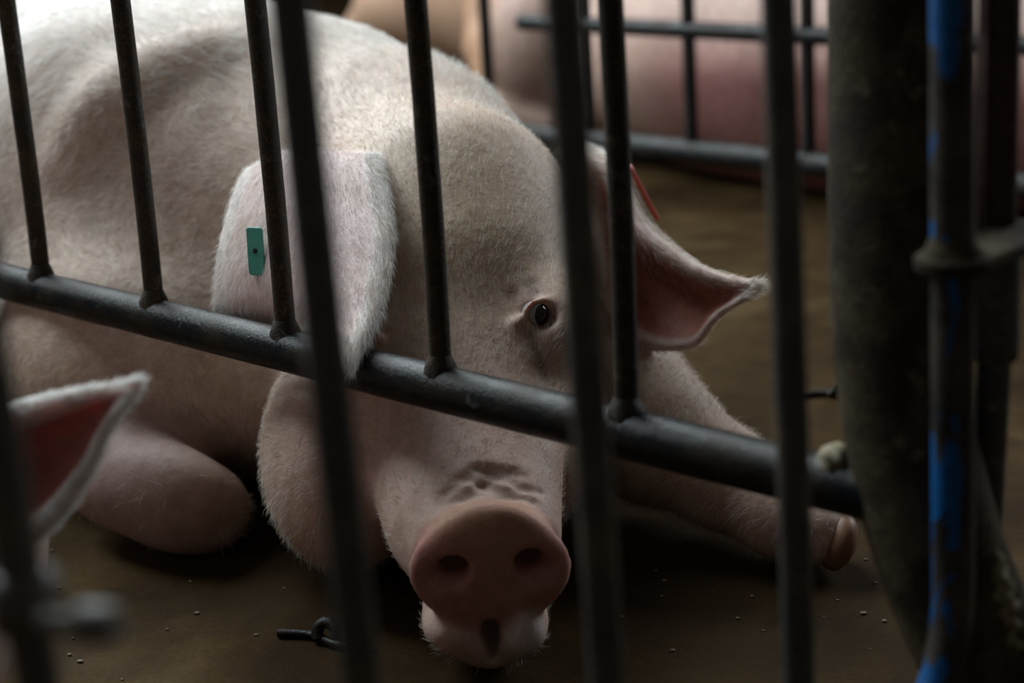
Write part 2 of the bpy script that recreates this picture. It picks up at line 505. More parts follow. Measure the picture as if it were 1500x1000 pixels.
# ------------------------------------------------------------------ pen fence in front of the sow
F0 = np.array([-0.463, 1.775]); FD = np.array([0.1354, -0.1344])        # first bar, step to the next
RAIL_Z, RAIL_R = 0.238, 0.0185
def fpt(k, z): return np.array([F0[0] + FD[0] * k, F0[1] + FD[1] * k, z])
fence = empty('pen_fence', fpt(2, 0.0))
tag(fence, 'dark pen fence with upright bars and thick bottom rail across the big sow', 'fence')
tube_obj('bottom_rail', line(fpt(-4.0, RAIL_Z), fpt(5.2, RAIL_Z), 60), RAIL_R, M_RAIL, fence, 28, 0.012)
tube_obj('top_rail', line(fpt(-4.0, 0.98), fpt(5.0, 0.98), 30), RAIL_R, M_RAIL, fence, 20)
def bar_path(a, b, n=24, bow=0.0012):
    p = line(a, b, n); t = np.linspace(0, 9, n)
    p[:, 0] += bow * np.sin(t); p[:, 1] += bow * np.cos(t * 1.3); return p
for k in range(-4, 5):
    b = tube_obj('bar', bar_path(fpt(k, RAIL_Z + 0.005), fpt(k, 0.98)), 0.0088, M_BAR, fence, 18, 0.02)
    a = fpt(k, RAIL_Z + RAIL_R - 0.006)
    tube_obj('weld_bead', [a, a + [0, 0, .006], a + [0, 0, .011], a + [0, 0, .015]], [0.0140, 0.0128, 0.0105, 0.0088], M_BAR, b, 16, 0.08)
tube_obj('end_post', line(fpt(-4.0, 0.0), fpt(-4.0, 1.0), 12), 0.02, M_RAIL, fence, 20)

# ------------------------------------------------------------------ gate close to the camera
G0 = np.array([-0.075, 0.723]); GD = np.array([0.1095, 0.0967])
TILT = 0.022
def gpt(k, z):
    gx = unit([GD[0], GD[1]]); sh = -(z - 0.40) * TILT
    return np.array([G0[0] + GD[0] * k + gx[0] * sh, G0[1] + GD[1] * k + gx[1] * sh, z])
gate = empty('pen_gate', gpt(1, 0.0))
tag(gate, 'blurred steel gate with upright bars and chipped blue frame pipe beside the feed pipe', 'gate')
for k in (-2, -1, 0, 1, 2):
    tube_obj('gate_bar', bar_path(gpt(k, 0.085), gpt(k, 0.985), 20, 0.0006), 0.0090, M_GATE, gate, 20, 0.01)
# rounded pipe frame
zb, rc = 0.085, 0.12
gl = np.linalg.norm(GD)
pts = [gpt(3, z) for z in np.linspace(0.985, zb + rc, 26)]
for a in np.linspace(0, math.pi / 2, 12)[1:]:
    pts.append(gpt(3 - rc / gl * (1 - math.cos(a)), zb + rc * (1 - math.sin(a))))
for k in np.linspace(3 - rc / gl, -2.6, 14)[1:]:
    pts.append(gpt(k, zb))
tube_obj('frame_pipe', pts, 0.0125, M_BLUE, gate, 24, 0.008)
tube_obj('top_rail', [gpt(k, 0.985) for k in np.linspace(3, -2.6, 12)], 0.0125, M_BLUE, gate, 20)
# worn bolt sticking out of the nearest gate bar
bz = at(60, 912, 0.655)
e1 = at(172, 914, 0.645)
bolt = tube_obj('latch_bolt', [bz, bz * .6 + e1 * .4, bz * .55 + e1 * .45, bz * .5 + e1 * .5, e1 * .93 + bz * .07, e1],
                [0.0040, 0.0040, 0.0040, 0.0075, 0.0075, 0.006], M_ZINC, gate, 16)
link_pt = gpt(-1, float(bz[2]))
tube_obj('latch_collar', [link_pt + [0, 0, -.012], link_pt + [0, 0, -.010], link_pt + [0, 0, .010], link_pt + [0, 0, .012]],
         [0.0095, 0.0135, 0.0135, 0.0095], M_GATE, gate, 20)
tube_obj('latch_arm', [link_pt, (link_pt + bz) / 2, bz * .8 + e1 * .2], 0.0038, M_GATE, gate, 12)

# ------------------------------------------------------------------ feed pipe that the fence ends on
top_ = at(1307, -260, 1.175); pp = [top_ + np.array([0, 0, 0.45]), top_ + np.array([0, 0, 0.22]), at(1307, -260, 1.175), at(1308, -60, 1.17), at(1308, 120, 1.165), at(1309, 300, 1.16), at(1312, 430, 1.16), at(1322, 560, 1.16),
      at(1342, 680, 1.16), at(1371, 790, 1.16), at(1408, 890, 1.16), at(1455, 985, 1.16), at(1508, 1070, 1.165)]
pp = catmull(np.array(pp), np.linspace(0, 1, 60))
pp = np.array([p for p in pp if p[2] > 0.05])
feed = empty('feed_pipe', (pp[-1][0], pp[-1][1], 0.0))
tag(feed, 'wide dusty brown feed drop pipe bending near the floor behind the blue pipe', 'pipe')
tube_obj('pipe_body', pp, 0.0412, M_PIPE, feed, 40, 0.006)
base = pp[-1]
tube_obj('floor_flange', [(base[0], base[1], 0.0), (base[0], base[1], 0.022), (base[0], base[1], 0.05)], [0.075, 0.072, 0.043], M_PIPE, feed, 32)
# dried feed running down the bend
cr = np.array([at(1452, 800, 1.135), at(1456, 850, 1.132), at(1466, 900, 1.132), at(1476, 950, 1.130), at(1490, 1010, 1.130)])
cr = catmull(cr, np.linspace(0, 1, 24))
crr = 0.004 + 0.007 * np.sin(np.linspace(0, math.pi, 24)) ** 0.6
tube_obj('feed_crust', cr, crr, M_CRUST, feed, 14, 0.28)
wj = fpt(4.90, RAIL_Z)
bm = bmesh.new(); bmesh.ops.create_icosphere(bm, subdivisions=3, radius=1.0)
for v in bm.verts:
    v.co *= 1 + 0.18 * math.sin(v.co.x * 7 + v.co.z * 5) * math.sin(v.co.y * 6 + 1)
    v.co = Vector((v.co.x * 0.012, v.co.y * 0.014, v.co.z * 0.011)) + Vector(wj + [0.004, -0.004, RAIL_R - 0.002])
me = bpy.data.meshes.new('weld_lump'); bm.to_mesh(me); bm.free(); link_mesh('weld_lump', me, M_CRUST, feed)

# ------------------------------------------------------------------ hinge post, lug and sleeve at the right
hp = at(1458, 360, 1.12)
post = empty('hinge_post', (hp[0], hp[1], 0))
tag(post, 'dark red-brown hinge post with welded lug plate holding the blue gate pipe', 'post')
tube_obj('post_tube', line((hp[0], hp[1], hp[2]), (hp[0], hp[1], 1.0), 20), 0.0125, M_REDPIPE, post, 22, 0.01)
tube_obj('post_strip', line((hp[0] - .009, hp[1] - .010, hp[2]), (hp[0] - .009, hp[1] - .010, 1.0), 10), 0.0022, M_REDPIPE, post, 8)
tube_obj('sleeve', [(hp[0] + .001, hp[1], hp[2] - z) for z in (0.0, 0.004, 0.02, 0.04, 0.06, 0.071, 0.073)],
         [0.0145, 0.0150, 0.0150, 0.0150, 0.0150, 0.0145, 0.012], M_SLEEVE, post, 24, 0.01)
tube_obj('lower_stub', line((hp[0] + .02, hp[1] + .10, 0.0), (hp[0] + .001, hp[1], hp[2] - 0.07), 10), 0.0105, M_SLEEVE, post, 18)
# lug plate: rounded bar lying flat, gripping the frame pipe
def lug(z, h):
    c0 = gpt(3, z)[:2]; c1 = np.array([hp[0] + 0.03, hp[1] + 0.0])
    d = unit(c1 - c0); nrm = np.array([-d[1], d[0]]); w = 0.020
    out = []
    for a in np.linspace(math.pi / 2, 3 * math.pi / 2, 14): out.append(c0 + w * 1.1 * (math.cos(a) * d + math.sin(a) * nrm))
    out += [c1 - nrm * w * 0.85, c1 + nrm * w * 0.85]
    n = len(out)
    V = []
    for zz, s in ((z, .94), (z + .0015, 1.0), (z + h - .0015, 1.0), (z + h, .94)):
        cen = np.mean(out, axis=0)
        V += [(*(cen + (p - cen) * s), zz) for p in out]
    F = [tuple(range(n))[::-1], tuple(3 * n + i for i in range(n))]
    for r in range(3):
        F += [(r * n + i, r * n + (i + 1) % n, (r + 1) * n + (i + 1) % n, (r + 1) * n + i) for i in range(n)]
    return V, F
lz = float(at(1385, 392, 1.05)[2])
V, F = lug(lz, 0.0085)
link_mesh('lug_plate', mesh_np('lug_plate', V, F), M_PIPE, post, False)
fl = gpt(3, lz + 0.0085)
tube_obj('lug_weld', [fl + [0, 0, z] for z in (-.001, .003, .007, .011)], [0.0185, 0.0165, 0.0138, 0.0127], M_PIPE, post, 20, 0.06)

# ------------------------------------------------------------------ far fence on the other side of the pen
B0 = at(1013, 217, 3.2)[:2]; BS = 1.33 * 0.97
def bpt(k, z): return np.array([B0[0] + FD[0] * k * BS, B0[1] + FD[1] * k * BS, z])
BZ1, BZ2 = float(at(1013, 222, 3.2)[2]), float(at(1013, 38, 3.2)[2])
back = empty('far_pen_fence', bpt(0, 0))
tag(back, 'far pen fence with two rails in front of the reddish lying pig', 'fence')
tube_obj('bottom_rail', line(bpt(-7, BZ1), bpt(4.0, BZ1), 40), 0.021, M_FAR, back, 20)
tube_obj('middle_rail', line(bpt(-1.62, BZ2), bpt(4.0, BZ2), 30), 0.0150, M_FAR, back, 18)
tube_obj('top_rail', line(bpt(-7, 0.98), bpt(4.0, 0.98), 20), 0.021, M_FAR, back, 18)
for k in range(-7, 4):
    if k in (-4, -3): continue
    tube_obj('bar', line(bpt(k, BZ1), bpt(k, 0.98), 10), 0.0122, M_FAR, back, 14)
for k in (-7, 4):
    tube_obj('end_post', line(bpt(k, 0.0), bpt(k, 1.0), 8), 0.02, M_FAR, back, 16)

# ================================================================== the sow
def lerp(a, b, t): return a + (b - a) * t
def smooth(x, a, b):
    t = np.clip((x - a) / (b - a), 0, 1); return t * t * (3 - 2 * t)

FNV = np.array([0.7045, 0.7097, 0.0])              # square to the fence, into the pen
SN = at(718, 826, 1.445)                         # middle of the snout disc
HAX = unit(np.array([-0.028, 0.36, 0.165]))      # from the disc back along the head
HRT = unit(np.cross(HAX, [0.03, 0, 1.0]))        # towards the sow's left, picture right
HUP = np.cross(HRT, HAX)
DN = unit(np.array([0.06, -0.95, -0.04]))        # the disc faces this way
DRT = unit(np.cross([0.05, 0, 1.0], DN)); DUP = np.cross(DN, DRT)
if DRT[0] < 0: DRT = -DRT
BAX = unit(np.array([-0.60, 0.80, 0.0]))         # along the body towards the rump
BLT = np.array([BAX[1], -BAX[0], 0.0])           # across it
BUP = np.array([0, 0, 1.0])
BODY_AXES = (BAX, BLT, BUP)

fld = Field(axis_grid(-1.25, 0.42, -0.27, 0.23, 0.0031, 0.018),
            axis_grid(1.28, 3.35, 1.28, 1.86, 0.0031, 0.018),
            axis_grid(-0.02, 0.56, -0.01, 0.40, 0.0031, 0.012))
# barrel, shoulders, rump
sh = np.array([-0.30, 2.06, 0.215])
fld.ellipsoid(sh + BAX * 0.50 + [0, 0, .05], (0.66, 0.30, 0.275), BODY_AXES, 0.05)
fld.ellipsoid(sh + BAX * 0.08 + [0, 0, .02], (0.30, 0.265, 0.255), BODY_AXES, 0.05)
fld.ellipsoid(sh + BAX * 0.95 + [0, 0, .04], (0.32, 0.29, 0.27), BODY_AXES, 0.06)
fld.ellipsoid(sh + BAX * 0.08 - BLT * 0.13 + [0, 0, .06], (0.17, 0.12, 0.21), BODY_AXES, 0.04)      # near shoulder blade
fld.ellipsoid(sh + BAX * 0.08 + BLT * 0.13 + [0, 0, .02], (0.19, 0.12, 0.19), BODY_AXES, 0.04)
def hd0(t, u, v): return SN + HAX * t + HRT * u + HUP * v
# neck and crest
fld.chain([sh + [0.0, -0.03, 0.03], np.array([-0.13, 1.90, 0.225]), np.array([-0.05, 1.74, 0.225])], [0.215, 0.178, 0.125], 0.06)
fld.chain([np.array([-0.17, 2.08, 0.36]), np.array([-0.10, 1.94, 0.335]), np.array([-0.045, 1.80, 0.285])], [0.085, 0.075, 0.07], 0.06)
fld.chain([hd0(0.33, 0.012, 0.012), hd0(0.42, 0.0, 0.02), np.array([-0.13, 1.96, 0.285])], [0.098, 0.100, 0.115], 0.06)
fld.ellipsoid((-0.19, 1.84, 0.13), (0.16, 0.15, 0.13), None, 0.06)                                   # neck roll behind the jowl
# head
fld.loft(SN - DN * 0.012, HAX, HRT, HUP, 0.42,
         [0.058, 0.066, 0.076, 0.088, 0.098, 0.106, 0.110, 0.108],
         [0.044, 0.046, 0.050, 0.058, 0.070, 0.084, 0.092, 0.085],
         [0.058, 0.062, 0.068, 0.080, 0.100, 0.115, 0.120, 0.12],
         [0.000, 0.004, 0.010, 0.016, 0.020, 0.024, 0.020, 0.01], 0.03, 2.2)
def hd(t, u, v): return SN + HAX * t + HRT * u + HUP * v
fld.ellipsoid(hd(0.225, -0.110, -0.085), (0.115, 0.075, 0.095), (HAX, HRT, HUP), 0.05)               # jowls
fld.ellipsoid(hd(0.245, 0.072, -0.07), (0.10, 0.06, 0.08), (HAX, HRT, HUP), 0.05)
fld.ellipsoid(hd(0.30, -0.03, -0.10), (0.13, 0.12, 0.07), (HAX, HRT, HUP), 0.05)
fld.ellipsoid(hd(0.235, 0.078, 0.055), (0.050, 0.030, 0.028), (HAX, HRT, HUP), 0.03)                 # brows
fld.ellipsoid(hd(0.235, -0.098, 0.050), (0.050, 0.030, 0.028), (HAX, HRT, HUP), 0.03)
# lower jaw and lips
fld.chain([SN + [-0.004, 0.022, -0.068], SN + [-0.006, 0.10, -0.068], SN + [-0.01, 0.24, -0.05]], [0.030, 0.044, 0.07], 0.03)
fld.ellipsoid(SN + [-0.030, 0.020, -0.056], (0.028, 0.035, 0.024), None, 0.02)
fld.ellipsoid(SN + [0.022, 0.016, -0.058], (0.022, 0.032, 0.024), None, 0.015)
fld.ellipsoid(hd(0.09, -0.035, -0.03), (0.07, 0.045, 0.045), (HAX, HRT, HUP), 0.03)
# snout disc
fld.ellipsoid(SN + DUP * -0.004, (0.0645, 0.047, 0.017), (DRT, DUP, DN), 0.006)
fld.ellipsoid(SN + DUP * 0.018, (0.043, 0.033, 0.017), (DRT, DUP, DN), 0.012)
fld.ellipsoid(SN + DUP * -0.012, (0.052, 0.040, 0.018), (DRT, DUP, DN), 0.01)
for s, uu, vv in ((-1, -0.0285, 0.004), (1, 0.0290, 0.0075)):
    c = SN + DRT * uu + DUP * vv + DN * 0.015
    fld.ellipsoid(c, (0.0120, 0.0100, 0.050), (DRT, DUP, DN), 0.005, True)
    fld.ellipsoid(c + DRT * s * 0.012 - DUP * 0.006 + DN * 0.006, (0.018, 0.011, 0.014), (DRT, DUP, DN), 0.008, True)
# mouth slit under the disc
m0 = SN + [-0.003, -0.03, -0.064]
fld.ellipsoid(m0 + [0, 0, .008], (0.0085, 0.060, 0.014), None, 0.005, True)
fld.ellipsoid(m0 + [0.001, 0, -.004], (0.0050, 0.058, 0.018), None, 0.005, True)
# wrinkles over the snout
WR_ = []
for x0, x1, yc, sag in ((650, 785, 722, 16), (672, 768, 711, 9), (645, 790, 698, 26), (668, 762, 686, 12)):
    for x in np.linspace(x0, x1, 22):
        q = (x - (x0 + x1) / 2) / ((x1 - x0) / 2)
        WR_.append((fld.hit(x, yc + sag * q * q + 3.0 * math.sin(x * 0.11 + yc * 1.7)), q, yc))
for p, q, yc in WR_:
    r = (0.0030 + 0.0008 * math.sin(q * 5 + yc)) * (1 - 0.35 * q * q)
    fld.ellipsoid(p - unit(p - EYE) * 0.0026, (r * 1.6, r, r), None, 0.004, True)
p = fld.hit(709, 714); fld.ellipsoid(p, (0.0065, 0.005, 0.0028), None, 0.003, True)
# eyes: socket and lids
EYES = []
for (px, py, s) in ((789, 461, 1), (526, 482, -1)):
    c = fld.hit(px, py); c = c + 0.004 * unit(c - EYE); EYES.append((c, s))

# forelegs
LEG = [onz(880, 560, 0.12), onz(960, 640, 0.085), onz(1060, 700, 0.062), onz(1140, 752, 0.046), onz(1195, 778, 0.038)]
fld.chain(LEG, [0.085, 0.060, 0.043, 0.033, 0.030], 0.03)
el = onz(205, 712, 0.066)
fld.ellipsoid(el, (0.088, 0.042, 0.050), (unit([0.80, -0.5, -0.30]), unit([0.5, 0.75, 0]), BUP), 0.065)
fld.ellipsoid(onz(290, 750, 0.040), (0.05, 0.042, 0.040), None, 0.04)
fld.ellipsoid(onz(70, 560, 0.14) + FNV * 0.10, (0.17, 0.13, 0.14), BODY_AXES, 0.06)
RID = [fld.hit(x, y) for x, y in ((105, 215), (135, 165), (175, 125), (230, 95), (290, 72), (340, 58))]
fld.chain([p + np.array([0.0, 0.02, -0.016]) for p in RID], [0.022, 0.026, 0.028, 0.028, 0.026, 0.020], 0.035)
# ears as thin sheets
EARL = [[(540, 285, 1.740), (495, 285, 1.79), (440, 285, 1.82), (395, 290, 1.83)],
        [(546, 240, 1.655), (490, 231, 1.690), (425, 229, 1.725), (365, 255, 1.765)],
        [(567, 325, 1.575), (490, 305, 1.615), (410, 300, 1.655), (333, 335, 1.700)],
        [(557, 430, 1.515), (490, 420, 1.550), (405, 420, 1.610), (318, 430, 1.665)],
        [(514, 530, 1.462), (484, 484, 1.520), (415, 480, 1.618), (322, 482, 1.655)]]
EARR = [[(835, 215, 1.84), (845, 240, 1.79), (868, 300, 1.80), (880, 370, 1.78), (880, 430, 1.755)],
        [(898, 243, 1.85), (895, 262, 1.78), (915, 330, 1.80), (915, 410, 1.80), (915, 482, 1.755)],
        [(948, 328, 1.85), (945, 340, 1.74), (960, 400, 1.79), (960, 460, 1.785), (963, 506, 1.745)],
        [(1022, 392, 1.76), (1012, 393, 1.71), (1020, 430, 1.75), (1020, 470, 1.745), (1017, 502, 1.725)],
        [(1068, 408, 1.715), (1066, 412, 1.70), (1062, 430, 1.71), (1058, 448, 1.71), (1050, 463, 1.70)],
        [(1110, 416, 1.69), (1110, 417, 1.688), (1109, 420, 1.69), (1107, 424, 1.69), (1104, 428, 1.69)]]
PL, UL, WL = sheet(EARL, 84, 72)
PR, UR, WR = sheet(EARR, 84, 64)
fld.splat(PL, 0.0042 + 0.004 * (1 - UL) ** 2, 0.012)
fld.splat(PR, 0.0038 + 0.004 * (1 - UR) ** 2, 0.012)
# eye sockets last, so that brows and lids stay crisp
HEADC = hd(0.21, -0.01, -0.02)
for c, s in EYES:
    out = unit(np.array([0.55 * s, -0.8, 0.12])); ert = unit(np.cross([0, 0, 1.0], out)) * 1.0
    ert = -ert if ert[0] < 0 else ert; eup = np.cross(out, ert); eup = eup if eup[2] > 0 else -eup
    fld.ellipsoid(c + out * 0.004, (0.0125, 0.0115, 0.016), (ert, eup, out), 0.006, True)
    ring = []
    for a in np.linspace(0, 2 * math.pi, 40, endpoint=False):
        ring.append(c + ert * 0.0135 * math.cos(a) + eup * (0.0125 * math.sin(a)) + out * (-0.0008 + 0.002 * math.sin(a)))
    fld.splat(np.array(ring), 0.0027, 0.008)
    ring = [c + ert * 0.021 * math.cos(a) + eup * 0.020 * math.sin(a) - out * 0.004 for a in np.linspace(math.pi * 1.05, math.pi * 1.9, 26)]
    fld.splat(np.array(ring), 0.0045, 0.008)
TAGP = fld.hit(379, 370)
fld.floor_cut(0.001)
V, Q = fld.mesh(2)
NV = vnormals(V, Q)

# --- colour of the hide: pinker snout, ears and belly, cream crest, grey-white back
rel = V - SN
tH = rel @ HAX; uH = rel @ HRT; vH = rel @ HUP
cream = np.array([0.74, 0.59, 0.50]); white = np.array([0.80, 0.75, 0.73]); pink = np.array([0.68, 0.45, 0.40]); tan = np.array([0.58, 0.43, 0.29])
colr = np.tile(cream, (len(V), 1))
w = smooth(V[:, 1], 1.85, 2.15)[:, None]; colr = lerp(colr, white, w)
w = (smooth(tH, 0.30, 0.12) * 0.55)[:, None]; colr = lerp(colr, pink, w)
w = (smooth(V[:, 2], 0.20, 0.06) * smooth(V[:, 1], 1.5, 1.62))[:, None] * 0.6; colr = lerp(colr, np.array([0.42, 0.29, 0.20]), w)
w = (np.exp(-((tH - 0.27) / 0.07) ** 2 - ((uH + 0.02) / 0.08) ** 2) * (vH > 0) * 0.45)[:, None]; colr = lerp(colr, tan, w)
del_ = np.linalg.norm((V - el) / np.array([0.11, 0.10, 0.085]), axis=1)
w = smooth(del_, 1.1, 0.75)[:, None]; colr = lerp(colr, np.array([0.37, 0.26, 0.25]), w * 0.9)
w = (np.exp(-((uH + 0.0) / 0.09) ** 2 - ((tH - 0.33) / 0.13) ** 2) * smooth(vH, 0.0, 0.05) * 0.55)[:, None]; colr = lerp(colr, np.array([0.50, 0.38, 0.25]), w)
# disc
dd = rel @ DN; du = rel @ DRT; dv = rel @ DUP
rr = np.sqrt((du / 0.066) ** 2 + ((dv + 0.0) / 0.054) ** 2)
w = (smooth(rr, 1.06, 0.90) * smooth(dd, -0.022, -0.004))[:, None]
disc = np.array([0.50, 0.235, 0.215]); colr = lerp(colr, disc, w)
w2 = (smooth(dv, 0.012, 0.042))[:, None] * w; colr = lerp(colr, np.array([0.54, 0.29, 0.19]), w2 * 0.8)
w = (smooth(np.linalg.norm(V - m0, axis=1), 0.034, 0.012))[:, None] * 0.6; colr = lerp(colr, np.array([0.60, 0.36, 0.36]), w)
w = smooth(np.linalg.norm((V - SN - [0.027, -0.012, -0.060]) / [1, 1, 1.2], axis=1), 0.026, 0.012)[:, None]; colr = lerp(colr, np.array([0.80, 0.74, 0.77]), w * 0.85)  # wet highlight on the right lip, painted into the tint
for pts_ in (((778, 492), (780, 505), (785, 520), (790, 535), (796, 552)), ((772, 415), (782, 410), (781, 428)), ((748, 432), (752, 424))):  # tear stains below the eye; brow creases' shade painted as dark smudges
    for x, y in pts_:
        p = fld.hit(x, y); w = smooth(np.linalg.norm(V - p, axis=1), 0.0075, 0.003)[:, None]; colr = lerp(colr, np.array([0.16, 0.10, 0.07]), w * 0.6)
# eye rims
for c, s in EYES:
    w = smooth(np.linalg.norm(V - c, axis=1), 0.034, 0.014)[:, None] * 0.5; colr = lerp(colr, np.array([0.50, 0.33, 0.29]), w)
# ears
dl, il = nearest(V, PL, 0.02); wl = smooth(dl, 0.016, 0.009)[:, None]
earl = lerp(np.array([0.74, 0.58, 0.57]), np.array([0.86, 0.82, 0.80]), smooth(np.abs(WL[il] - 0.5), 0.36, 0.5)[:, None])
colr = lerp(colr, earl, wl * smooth(UL[il], 0.05, 0.2)[:, None])
dr, ir = nearest(V, PR, 0.02); wr = smooth(dr, 0.016, 0.009)[:, None]
inner = smooth(WR[ir], 0.24, 0.40) * smooth(WR[ir], 1.0, 0.93) * smooth(UR[ir], 0.98, 0.84)
earr = lerp(np.array([0.70, 0.56, 0.54]), np.array([0.46, 0.15, 0.12]), inner[:, None])
earr = lerp(earr, np.array([0.85, 0.82, 0.80]), smooth(UR[ir], 0.88, 1.0)[:, None])
colr = lerp(colr, earr, wr * smooth(UR[ir], 0.02, 0.15)[:, None])

sow = empty('pig', (sh[0], sh[1], 0.0))
tag(sow, 'large white sow lying with its snout under the bottom rail, teal ear tag', 'pig')
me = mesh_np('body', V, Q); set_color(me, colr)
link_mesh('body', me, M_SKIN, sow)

# --- eyes
def eye_obj(c, s, parent):
    out = unit(np.array([0.62 * s, -0.75, 0.05])); gaze = unit(np.array([0.78, -0.66, 0.06]))
    bm = bmesh.new(); bmesh.ops.create_uvsphere(bm, u_segments=32, v_segments=24, radius=0.0118)
    me = bpy.data.meshes.new('eye'); bm.to_mesh(me); bm.free()
    o = link_mesh('eye', me, M_EYEWHITE, None); me.materials.append(M_IRIS)
    q = Vector(gaze).to_track_quat('Z', 'Y')
    o.parent = parent; o.location = Vector(c - out * 0.0045) - parent.location; o.rotation_euler = q.to_euler()
    for p in me.polygons: p.material_index = 1 if p.center.z > 0.0118 * 0.60 else 0
    return o
for c, s in EYES: eye_obj(c, s, sow)

# --- ear tags
def slab(name, c, ax_u, ax_v, hu, hv, th, mat, parent, corner=0.3):
    ax_u, ax_v = unit(ax_u), unit(ax_v); n = unit(np.cross(ax_u, ax_v))
    out = []
    rc = corner * min(hu, hv)
    for sx, sy, a0 in ((1, 1, 0), (-1, 1, 90), (-1, -1, 180), (1, -1, 270)):
        for a in np.radians(np.linspace(a0, a0 + 90, 5)):
            out.append(((hu - rc) * sx + rc * math.cos(a), (hv - rc) * sy + rc * math.sin(a)))
    m = len(out); VV = []
    for z, s in ((-th, .95), (-th * .6, 1), (th * .6, 1), (th, .95)):
        VV += [c + ax_u * (x * s) + ax_v * (y * s) + n * z for x, y in out]
    FF = [tuple(range(m))[::-1], tuple(3 * m + i for i in range(m))]
    for r in range(3): FF += [(r * m + i, r * m + (i + 1) % m, (r + 1) * m + (i + 1) % m, (r + 1) * m + i) for i in range(m)]
    return link_mesh(name, mesh_np(name, VV, FF), mat, parent, False)
def ear_at(P, U, W, u, w): return P[np.argmin((U - u) ** 2 + (W - w) ** 2)]
cand = TAGP; ray = unit(cand - EYE)
_i = int(np.argmin(np.linalg.norm(PL - cand, axis=1))); _u, _w = np.clip(_i // 72, 2, 81), np.clip(_i % 72, 2, 69)
PG = PL.reshape(84, 72, 3); en = unit(np.cross(PG[_u + 2, _w] - PG[_u - 2, _w], PG[_u, _w + 2] - PG[_u, _w - 2]))
en = en if en.dot(ray) < 0 else -en
tn = unit(en * 0.75 - ray * 0.6)
tc_ = cand + tn * 0.0055
tu = unit(np.cross([0.12, 0, 1.0], tn)); tu = tu if tu[0] > 0 else -tu
tv = np.cross(tn, tu); tv = tv if tv[2] > 0 else -tv
tv = unit(tv - tu * 0.36); tu = unit(tu + tv * 0.12); 
tg = slab('ear_tag', tc_, tu, tv, 0.0080, 0.0225, 0.0016, M_TEAL, sow, 0.35)
tg['label'] = 'teal plastic ear tag with a small pin hole'
pin = tc_ + tn * 0.0012
tube_obj('tag_pin', [pin - tn * 0.014, pin + tn * 0.0004, pin + tn * 0.0014], [0.0024, 0.0024, 0.0018], M_HOLE, tg, 12)
ta, tb = at(921, 241, 1.835), at(964, 322, 1.825)
tr = slab('ear_tag', (ta + tb) / 2, tb - ta, np.cross(tb - ta, unit((ta + tb) / 2 - EYE) + np.array([0, 0, 0])) * 0 + unit((ta + tb) / 2 - EYE),
          np.linalg.norm(tb - ta) / 2, 0.02, 0.0026, M_RED, sow, 0.4)
tr['label'] = 'red plastic ear tag seen edge-on'

# --- trotter claws
for s in (-1, 1):
    a = onz(1205, 778, 0.036) + np.array([0.0, 0.014, 0.0]) * s
    b = onz(1247, 792, 0.026) + np.array([0.0, 0.013, 0.0]) * s
    path = line(a, b, 7)
    hv = tube_obj('hoof', path, [0.018, 0.024, 0.0265, 0.027, 0.025, 0.020, 0.009], M_HOOF, sow, 18)

# --- bristles
flow = np.tile(HAX, (len(V), 1)) + np.array([0, 0, -0.25])
wb = smooth(V[:, 1], 1.78, 2.0)[:, None]
flow = lerp(flow, np.tile(BAX, (len(V), 1)) * 0.6 + np.array([0, 0, -0.7]), wb)
side = smooth(np.abs(uH), 0.05, 0.12)[:, None] * (1 - wb)
flow = lerp(flow, HAX * 0.5 + np.array([0, 0, -0.8]), side * 0.7)
eL = catmull(np.array([[at(*p) for p in r] for r in EARL]).mean(1), np.linspace(0, 1, 60))
gl_ = np.gradient(eL, axis=0); fl_ = gl_[(UL[il] * 59).astype(int)]
flow = np.where(wl > 0.5, fl_ / np.linalg.norm(fl_, axis=1)[:, None] + np.where((WL[il] < .5)[:, None], [0.35, -.2, 0], [-0.35, 0, 0]), flow)
eR = catmull(np.array([[at(*p) for p in r] for r in EARR]).mean(1), np.linspace(0, 1, 60))
gr_ = np.gradient(eR, axis=0); fr_ = gr_[(UR[ir] * 59).astype(int)]
flow = np.where(wr > 0.5, fr_ / np.linalg.norm(fr_, axis=1)[:, None], flow)
dens = np.ones(len(V))
dens *= np.where(V[:, 1] > 2.75, 0, 1) * np.where(V[:, 2] < 0.015, 0, 1)
dens *= np.where((tH < 0.05) & (vH > -0.055), 0.0, 1)
dens *= np.where((tH < 0.14), 0.5, 1) * np.where(del_ < 0.95, 0.03, 1)
dens *= np.where(V[:, 1] > 2.1, 0.5, 1)
dens = np.where((wl[:, 0] > .5) | (wr[:, 0] > .5), 1.6, dens)
rim = np.where((wl[:, 0] > .5) & ((WL[il] < 0.06) | (UL[il] > 0.95)), 1.0, 0) + np.where((wr[:, 0] > .5) & ((UR[ir] > 0.93)), 1.0, 0)
dens = dens + rim * 4
inn = (wr[:, 0] > .5) & (inner > 0.5); dens = np.where(inn, 0.25, dens)
for c, s in EYES: dens = np.where(np.linalg.norm(V - c, axis=1) < 0.018, 0, dens)
ln = np.full(len(V), 0.011)
ln = ln + 0.020 * np.exp(-((V[:, 1] - 1.93) / 0.12) ** 2) * smooth(NV[:, 2], 0.2, 0.8)
ln = ln + 0.006 * smooth(vH, -0.05, -0.09) * smooth(tH, 0.5, 0.2)
ln = np.where(wl[:, 0] > .5, 0.010, ln) + rim * 0.006
NH = 200000
P, Np, ci = scatter(V, Q, NV, dens, NH, RNG)
fl = flow[ci] / np.linalg.norm(flow[ci], axis=1)[:, None]
